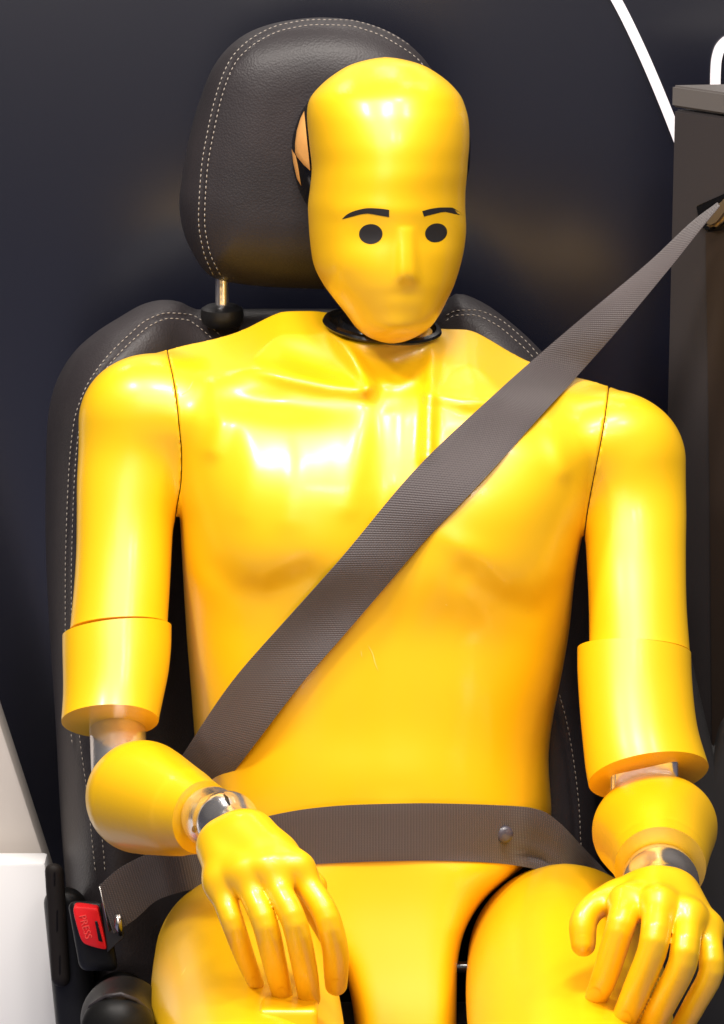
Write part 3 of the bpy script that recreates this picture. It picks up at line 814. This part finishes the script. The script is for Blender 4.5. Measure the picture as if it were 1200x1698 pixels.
def f_hr(px, py, Y):
    d = gH(px, py)
    Rr = .055
    s = np.clip(1 + d/Rr, 0, 5)          # 0 deep inside, 1 at the outline
    bulge = .058*np.sqrt(np.clip(1 - np.clip(s, 0, 1)**2.2, 0, 1))
    Yd = Y + gHg(px, py)*(Y < HRY)
    tilt = .00005*(px-520)
    e = np.sqrt(np.clip(s, 0, None)**2.4 + (np.abs(Yd - HRY)/.060)**2.4)
    return (e**(1/1.2) - 1)*.036
hrest = sculpt('headrest', f_hr, (285, 770, 15, 500, .035, .19), .0024, leather, seat)
def stitches(paths, f, parent, r=.00040, L=5.8, pitch=9.2, lift=.0006):
    out = []
    for pth in paths:
        pts = along(pth, 400); s = np.concatenate([[0], np.cumsum(np.linalg.norm(np.diff(pts, axis=0), axis=1))])
        t = np.arange(2, s[-1]-L, pitch)
        q = []
        for o_ in (0, .25, .5, .75, 1):
            x = np.interp(t+o_*L, s, pts[:, 0]); y = np.interp(t+o_*L, s, pts[:, 1]); q.append((x, y))
        Ys = [front(f, x, y, -.2, .3) for x, y in q]
        for k in range(len(t)):
            ps = []
            bad = False
            for (x, y), Yv, lf in zip(q, Ys, (-.4, .6, 1, .6, -.4)):
                if np.isnan(Yv[k]): bad = True; break
                ps.append(P(x[k], y[k], Yv[k]-lift*lf))
            if not bad: out.append(tube_mesh(ps, [r*.5, r, r*1.1, r, r*.5], 5))
    V, Fc = join(out)
    return mesh('stitching', V, Fc, thread, parent, kind='stuff')
stitches([HS1, HS2], f_hr, hrest)
# posts
for x in (368, 640):
    V, Fc = tube_mesh([P(x, 440, .115), P(x, 520, .115)], .0052, 20); mesh('headrest_post', V, Fc, chrome, seat, sharp=40)
    lathe('post_collar', [(.012, -.012), (.0155, -.009), (.0168, -.003), (.0160, .002), (.012, .0045), (.0058, .005)], P(x, 516, .115), black_pl, seat, n=32)

BRo = closed_curve([(345, 513), (322, 512), (300, 501), (270, 497), (235, 505), (198, 526), (160, 550), (124, 582), (98, 622), (83, 668), (77, 730), (75, 850), (77, 950), (84, 1080), (92, 1200), (97, 1300), (103, 1400), (112, 1500), (122, 1600), (134, 1760), (200, 1820), (600, 1830), (950, 1820), (1008, 1700), (1014, 1550), (1015, 1400), (1010, 1200), (1003, 1000), (994, 800), (968, 690), (935, 622), (905, 590), (868, 553), (820, 514), (785, 494), (757, 487), (733, 500), (700, 511), (600, 512), (450, 512)], 260)
gB = Grid2D(lambda x, y: polyd(x, y, BRo), 50, 1050, 460, 1900, 3)
BS1 = [(352, 562), (333, 545), (308, 530), (280, 528), (252, 538), (222, 562), (180, 606), (150, 650), (132, 705), (124, 780), (120, 870), (118, 960), (119, 1060), (124, 1150), (134, 1240), (146, 1330), (153, 1400), (158, 1445)]
BS2 = [(365, 556), (343, 537), (312, 521), (278, 519), (246, 529), (215, 554), (171, 599), (141, 645), (122, 702), (114, 780), (110, 870), (108, 960), (108, 1060), (112, 1150), (120, 1240)]
BS3 = [(737, 533), (755, 523), (782, 522), (815, 534), (850, 560), (885, 594), (915, 640)]
BS4 = [(738, 524), (757, 515), (785, 514), (820, 525), (857, 552), (892, 588), (922, 634)]
BS5 = [(927, 1150), (940, 1200), (952, 1270), (960, 1340), (963, 1400), (966, 1450)]
BS6 = [(169, 1390), (172, 1420), (174, 1450)]
BG = [[((a[0]+b[0])/2, (a[1]+b[1])/2) for a, b in zip(BS1, BS2)], [((a[0]+b[0])/2, (a[1]+b[1])/2) for a, b in zip(BS3, BS4)], [(x-9, y) for x, y in BS5], [(120, 865), (124, 868), (132, 870), (160, 872)], [(298, 500), (304, 512), (312, 524)]]
def bgro(x, y):
    d = 0
    for p in BG: d = d + ridge(x, y, p, 3.4, -.0020)
    return d + ridge(x, y, BG[0], 15, .0014) + ridge(x, y, BG[1], 15, .0014)
gBg = Grid2D(bgro, 50, 1050, 460, 1700, 1.5)
def f_br(px, py, Y):
    d = gB(px, py)
    s = np.clip(1 + d/.05, 0, 5)
    # side bolsters reach forward, the middle is hollow
    x = (px - 540)/460.
    hol = .075*np.exp(-(np.abs(x)/.62)**4) - .0
    lean = -.05*np.clip((py-900)/700, 0, 1)
    fy = .048 + hol + lean
    Yc = .16; Yd = Y + gBg(px, py)*(Y < .13)
    dep = np.where(Yd < Yc, Yc - fy, .06)
    e = np.clip(s, 0, None)**2.3 + (np.abs(Yd-Yc)/dep)**2.3
    return (e**(1/2.3) - 1)*.045
brest = sculpt('backrest', f_br, (55, 1040, 475, 1860, -.06, .24), .0030, leather, seat)
stitches([BS1, BS2, BS3, BS4, BS5, BS6], f_br, brest)
# cushion and side trims
sculpt('seat_cushion', lambda x, y, z: smax(rbox(x, y, z, (590, 1950, -.13), (.200, .085, .20), .04, .27), -1.0+0*x, .01), (100, 1120, 1560, 2200, -.44, .12), .005, fabric, seat)
def f_bol(px, py, Y): return chain(px, py, Y, [(195, 1708, -.27, 62), (205, 1690, -.15, 55), (200, 1660, 0.0, 50)], .03)
f_bol2 = lambda px, py, Y: f_bol(px, py, Y) + .0
sculpt('cushion_bolster', f_bol, (110, 290, 1580, 1800, -.32, .05), .0025, mat('gloss_leather', (.005, .005, .005), .5, spec=.25), seat)
V, Fc = tube_mesh([P(*a) for a in [(140, 1690, -.262), (150, 1668, -.275), (175, 1652, -.283), (200, 1648, -.286), (225, 1658, -.282), (246, 1676, -.272), (256, 1698, -.262)]], .0016, 8)
mesh('piping', V, Fc, leather, seat)
def f_trim(px, py, Y): return rbox(px - (py-1500)*.06, py, Y, (93, 1534, .02), (.0070, .046, .03), .0065)
sculpt('hinge_cover', f_trim, (50, 150, 1380, 1680, -.1, .06), .002, mat('dark_grey_plastic', (.014, .011, .010), .6, spec=.2), seat)
sculpt('side_shield', lambda px, py, Y: rbox(px - (py-1600)*.10, py, Y, (118, 1660, .03), (.016, .085, .03), .014), (60, 200, 1400, 1900, -.02, .08), .003, black_pl, seat)
# right lower side: the dark rounded side of the seat base
prism('side_shield', [(1080, 1030), (1112, 1036), (1132, 1054), (1147, 1092), (1160, 1150), (1173, 1205), (1184, 1250), (1192, 1215), (1202, 1192), (1320, 1180), (1320, 1900), (1040, 1900), (1040, 1100)], .030, .045, mat('dark_lining', (.010, .009, .009), .7), seat, .006, 3)

# ------------------------------------------------------------------ seat belt
belt = thing('seat_belt', 'grey brown woven seat belt running diagonally over the chest and across the lap', 'seat belt')
def f_all(px, py, Y):
    return np.minimum(f_torso(px, py, Y), np.minimum(f_thR(px, py, Y), f_thL(px, py, Y)))
UPe = [(1190, 336), (1155, 357), (1128, 384), (1100, 414), (1040, 465), (960, 531), (905, 578), (850, 626), (790, 681), (735, 731), (680, 787), (640, 834), (600, 884), (560, 932), (515, 982), (470, 1032), (430, 1076), (390, 1121), (345, 1186), (302, 1253), (270, 1300)]
LOe = [(1193, 342), (1168, 372), (1150, 394), (1135, 415), (1095, 463), (1040, 530), (985, 592), (935, 648), (890, 696), (845, 747), (800, 797), (755, 845), (715, 884), (675, 930), (635, 978), (590, 1030), (550, 1077), (510, 1119), (445, 1205), (378, 1292), (350, 1330)]
def smooth_rows(E, sig):
    k = np.arange(-int(3*sig), int(3*sig)+1); ker = np.exp(-(k/sig)**2/2); ker /= ker.sum(); h = len(k)//2
    Q = np.concatenate([2*E[:1]-E[h:0:-1], E, 2*E[-1:]-E[-2:-h-2:-1]])
    return np.stack([np.convolve(Q[:, c], ker, 'valid') for c in range(E.shape[1])], 1)
n = 150
E = smooth_rows(along([u + l for u, l in zip(UPe, LOe)], n), 4.)
U = E[:, :2]; Lw = E[:, 2:]
across = 10; off = .0028
YY = np.zeros((n, across+1))
for j in range(across+1):
    t = j/across; e = U*(1-t) + Lw*t
    YY[:, j] = front(f_torso, e[:, 0], e[:, 1])
mid = YY[:, 2:9]
base = np.nanmin(mid, axis=1)
cx = (U[:, 0]+Lw[:, 0])/2; cy = (U[:, 1]+Lw[:, 1])/2
on = (cx < 925) & (cy < 1262) & ~np.isnan(base)
ids = np.where(on)[0]; i0, i1 = ids[0], ids[-1]
g = np.arange(n)
# taut strap: upper hull of the body depth along the strap
pts = [(i, -base[i]) for i in ids]; hull = []
for p in pts:
    while len(hull) >= 2 and (hull[-1][1]-hull[-2][1])*(p[0]-hull[-2][0]) <= (p[1]-hull[-2][1])*(hull[-1][0]-hull[-2][0]): hull.pop()
    hull.append(p)
hy = -np.interp(g, [h[0] for h in hull], [h[1] for h in hull])
core = .55*hy + .45*np.where(np.isnan(base), hy, base)
ker = np.exp(-(np.arange(-6, 7)/3.)**2); ker /= ker.sum()
core = np.convolve(np.pad(core, 6, mode='edge'), ker, 'valid')
Yend_u, Yend_l = .060, .050
Yst = np.zeros((n, across+1))
# cross-wise tilt follows the surface, smoothed
sl = np.zeros(n)
for i in range(n):
    r = YY[i]; ok = ~np.isnan(r)
    if ok.sum() > 5: sl[i] = np.polyfit(np.arange(across+1)[ok]/across - .5, r[ok], 1)[0]
sl = np.clip(sl, -.03, .03)
sl = np.convolve(np.pad(sl, 10, mode='edge'), np.ones(21)/21, 'valid')
for j in range(across+1):
    t = j/across - .5
    col = core + sl*t - off
    s0 = np.clip((i0 - g)/max(i0, 1), 0, 1)
    yend = .062 - .03*t
    col = np.where(g < i0, col[i0]*(1-s0) + yend*s0, col)
    s1 = np.clip((g - i1)/(n-1-i1), 0, 1)
    col = np.where(g > i1, col[i1]*(1-s1) + (-.02)*s1, col)
    Yst[:, j] = np.convolve(np.pad(col, 3, mode='edge'), np.ones(7)/7, 'valid')
# never inside the body
for j in range(across+1):
    v = YY[:, j] - .0016; okj = on & ~np.isnan(v)
    Yst[okj, j] = np.minimum(Yst[okj, j], v[okj])
for _ in range(2):
    Yst[1:-1] = (Yst[:-2] + 2*Yst[1:-1] + Yst[2:])/4
ribbon('shoulder_strap', U, Lw, Yst, None, web, belt)

LU = [(163, 1470), (195, 1442), (240, 1418), (330, 1392), (400, 1367), (450, 1352), (520, 1340), (580, 1335), (640, 1333), (700, 1332), (760, 1333), (820, 1335), (870, 1338), (900, 1345), (925, 1362), (960, 1398), (1000, 1440), (1035, 1480)]
LL = [(188, 1548), (224, 1524), (262, 1492), (345, 1468), (410, 1450), (458, 1440), (520, 1433), (580, 1430), (640, 1428), (700, 1427), (760, 1428), (820, 1431), (866, 1437), (890, 1442), (915, 1455), (945, 1478), (975, 1505), (1005, 1535)]
E = along([u + l for u, l in zip(LU, LL)], 120); U = E[:, :2]; Lw = E[:, 2:]
n = 120; g = np.arange(n)
YY = np.zeros((n, across+1))
for j in range(across+1):
    t = j/across; e = U*(1-t) + Lw*t
    YY[:, j] = front(f_torso, e[:, 0], e[:, 1])
cx = (U[:, 0]+Lw[:, 0])/2
base = np.where(np.isnan(np.nanmin(YY[:, 2:9], axis=1)), .04, np.nanmin(YY[:, 2:9], axis=1))
Yl = np.zeros((n, across+1))
for j in range(across+1):
    col = np.where(np.isnan(YY[:, j]), base, YY[:, j])
    col = .5*col + .5*base - off
    col = np.where(cx < 345, np.interp(cx, [175, 230, 345], [-.056, -.045, -.075]), col)
    col = np.where(cx > 905, np.minimum(col, np.interp(cx, [905, 1020], [-.085, .03])), col)
    col = np.convolve(np.pad(col, 4, mode='edge'), np.ones(9)/9, 'valid')
    Yl[:, j] = col
for j in range(across+1):
    v = YY[:, j] - .0016; ok = ~np.isnan(v) & (cx > 345) & (cx < 900)
    Yl[ok, j] = np.minimum(Yl[ok, j], v[ok])
for _ in range(3): Yl[1:-1] = (Yl[:-2] + 2*Yl[1:-1] + Yl[2:])/4
ribbon('lap_strap', U, Lw, Yl, None, web, belt)
i = int(np.argmin(np.abs(cx - 836))); ys = Yl[i, 5]
st = lathe('stud', [(.0062, -.001), (.0066, .0006), (.0060, .0022), (.0040, .0034), (.0015, .0038), (.0004, .00385)], P(836, 1383, ys-.0008), stud_m, belt, n=28)
st.rotation_euler = (math.radians(90), 0, math.radians(8))
# metal tongue at the buckle
prism('tongue', [(164, 1468), (170, 1466), (184, 1545), (200, 1520), (205, 1555), (178, 1580)], -.052, -.049, mat('dark_steel', (.10, .095, .10), .3, .8), belt, .0006, 1)
V, Fc = tube_mesh([P(165, 1470, -.0545), P(181, 1544, -.0545)], .0007, 6); mesh('tongue_edge', V, Fc, steel, belt)
V, Fc = tube_mesh([P(196, 1516, -.06), P(196, 1535, -.062), P(200, 1548, -.058)], [.0028, .003, .0026], 10); mesh('tongue_pin', V, Fc, steel, belt)

bk_ = thing('belt_buckle', 'black seat belt buckle with a bright red release button beside the hip', 'buckle')
Fbk = lambda px, py, Y: rbox(px - (py-1540)*.18, py, Y, (152, 1552, -.03), (.0145, .026, .018), .006)
sculpt('housing', Fbk, (90, 215, 1440, 1680, -.07, .02), .0018, black_pl, bk_)
RB = closed_curve([(121, 1509), (128, 1504), (160, 1507), (163, 1511), (176, 1572), (172, 1575), (148, 1569), (136, 1562), (128, 1540)], 40)
btn = prism('release_button', [tuple(p) for p in RB], -.0545, -.044, red, bk_, .0012, 2)
prism('finger_slot', [(157, 1528), (161, 1528), (170, 1562), (163, 1560)], -.0553, -.0540, gloss_bl, bk_, .0002, 1)
# raised lettering PRESS on the button
def text(s, px, py, Y, size, m, parent, rot):
    cu = bpy.data.curves.new('lettering', 'FONT'); cu.body = s; cu.size = size; cu.extrude = .00025; cu.align_x = 'CENTER'; cu.align_y = 'CENTER'
    t = bpy.data.objects.new('lettering', cu); C.objects.link(t)
    dg = bpy.context.evaluated_depsgraph_get(); me = bpy.data.meshes.new_from_object(t.evaluated_get(dg))
    bpy.data.objects.remove(t)
    o = link(bpy.data.objects.new('lettering', me), parent); me.materials.clear(); me.materials.append(m)
    o.location = P(px, py, Y); o.rotation_euler = rot
text('PRESS', 141, 1537, -.0548, .0078, mat('red_letter', (.85, .08, .07), .4), bk_, (math.radians(90), math.radians(76), 0))

# belt guide on the pillar
gd = thing('belt_guide', 'small bronze belt guide in a dark slot on the right pillar', 'belt guide')
def face(px, py, lift=0.0):       # a point on the slanted front face of the pillar
    p0 = CAM; q = P(px, py, 0) - CAM
    nrm = np.array([-dirF[1], dirF[0], 0]); nrm = -nrm if nrm[1] > 0 else nrm
    a = np.array([ax, ay, 0]) + nrm*lift
    t = ((a - p0)@nrm)/(q@nrm)
    return p0 + q*t
def faceprism(name, poly, l0, l1, m, parent, bevel=.0008):
    bm = bmesh.new()
    va = [bm.verts.new(face(x, y, l1)) for x, y in poly]; 
    nrm = np.array([-dirF[1], dirF[0], 0]); nrm = -nrm if nrm[1] > 0 else nrm
    vb = [bm.verts.new(face(x, y, l1) - nrm*(l1-l0)) for x, y in poly]
    k = len(poly); bm.faces.new(va); bm.faces.new(vb[::-1])
    for i in range(k): bm.faces.new((va[i], vb[i], vb[(i+1) % k], va[(i+1) % k]))
    bmesh.ops.recalc_face_normals(bm, faces=bm.faces[:])
    bmesh.ops.bevel(bm, geom=bm.edges[:], offset=bevel, segments=3, affect='EDGES')
    me = bpy.data.meshes.new(name); bm.to_mesh(me); bm.free(); me.materials.append(m)
    me.polygons.foreach_set('use_smooth', [True]*len(me.polygons)); me.set_sharp_from_angle(angle=math.radians(50))
    return link(bpy.data.objects.new(name, me), parent)
faceprism('slot_frame', [(1153, 342), (1200, 321), (1240, 305), (1240, 360), (1200, 372), (1172, 384), (1160, 374)], 0, .0015, gloss_bl, gd)
faceprism('guide', [(1190, 334), (1200, 328), (1225, 322), (1222, 350), (1203, 358), (1190, 374), (1178, 380), (1162, 373)], .0015, .010, bronze, gd, .003)
faceprism('trim_strip', [(1169, 386), (1250, 372), (1250, 1300), (1180, 1260), (1176, 800)], .0, .0016, mat('brown_trim', (.030, .020, .015), .45), pil, .0004)
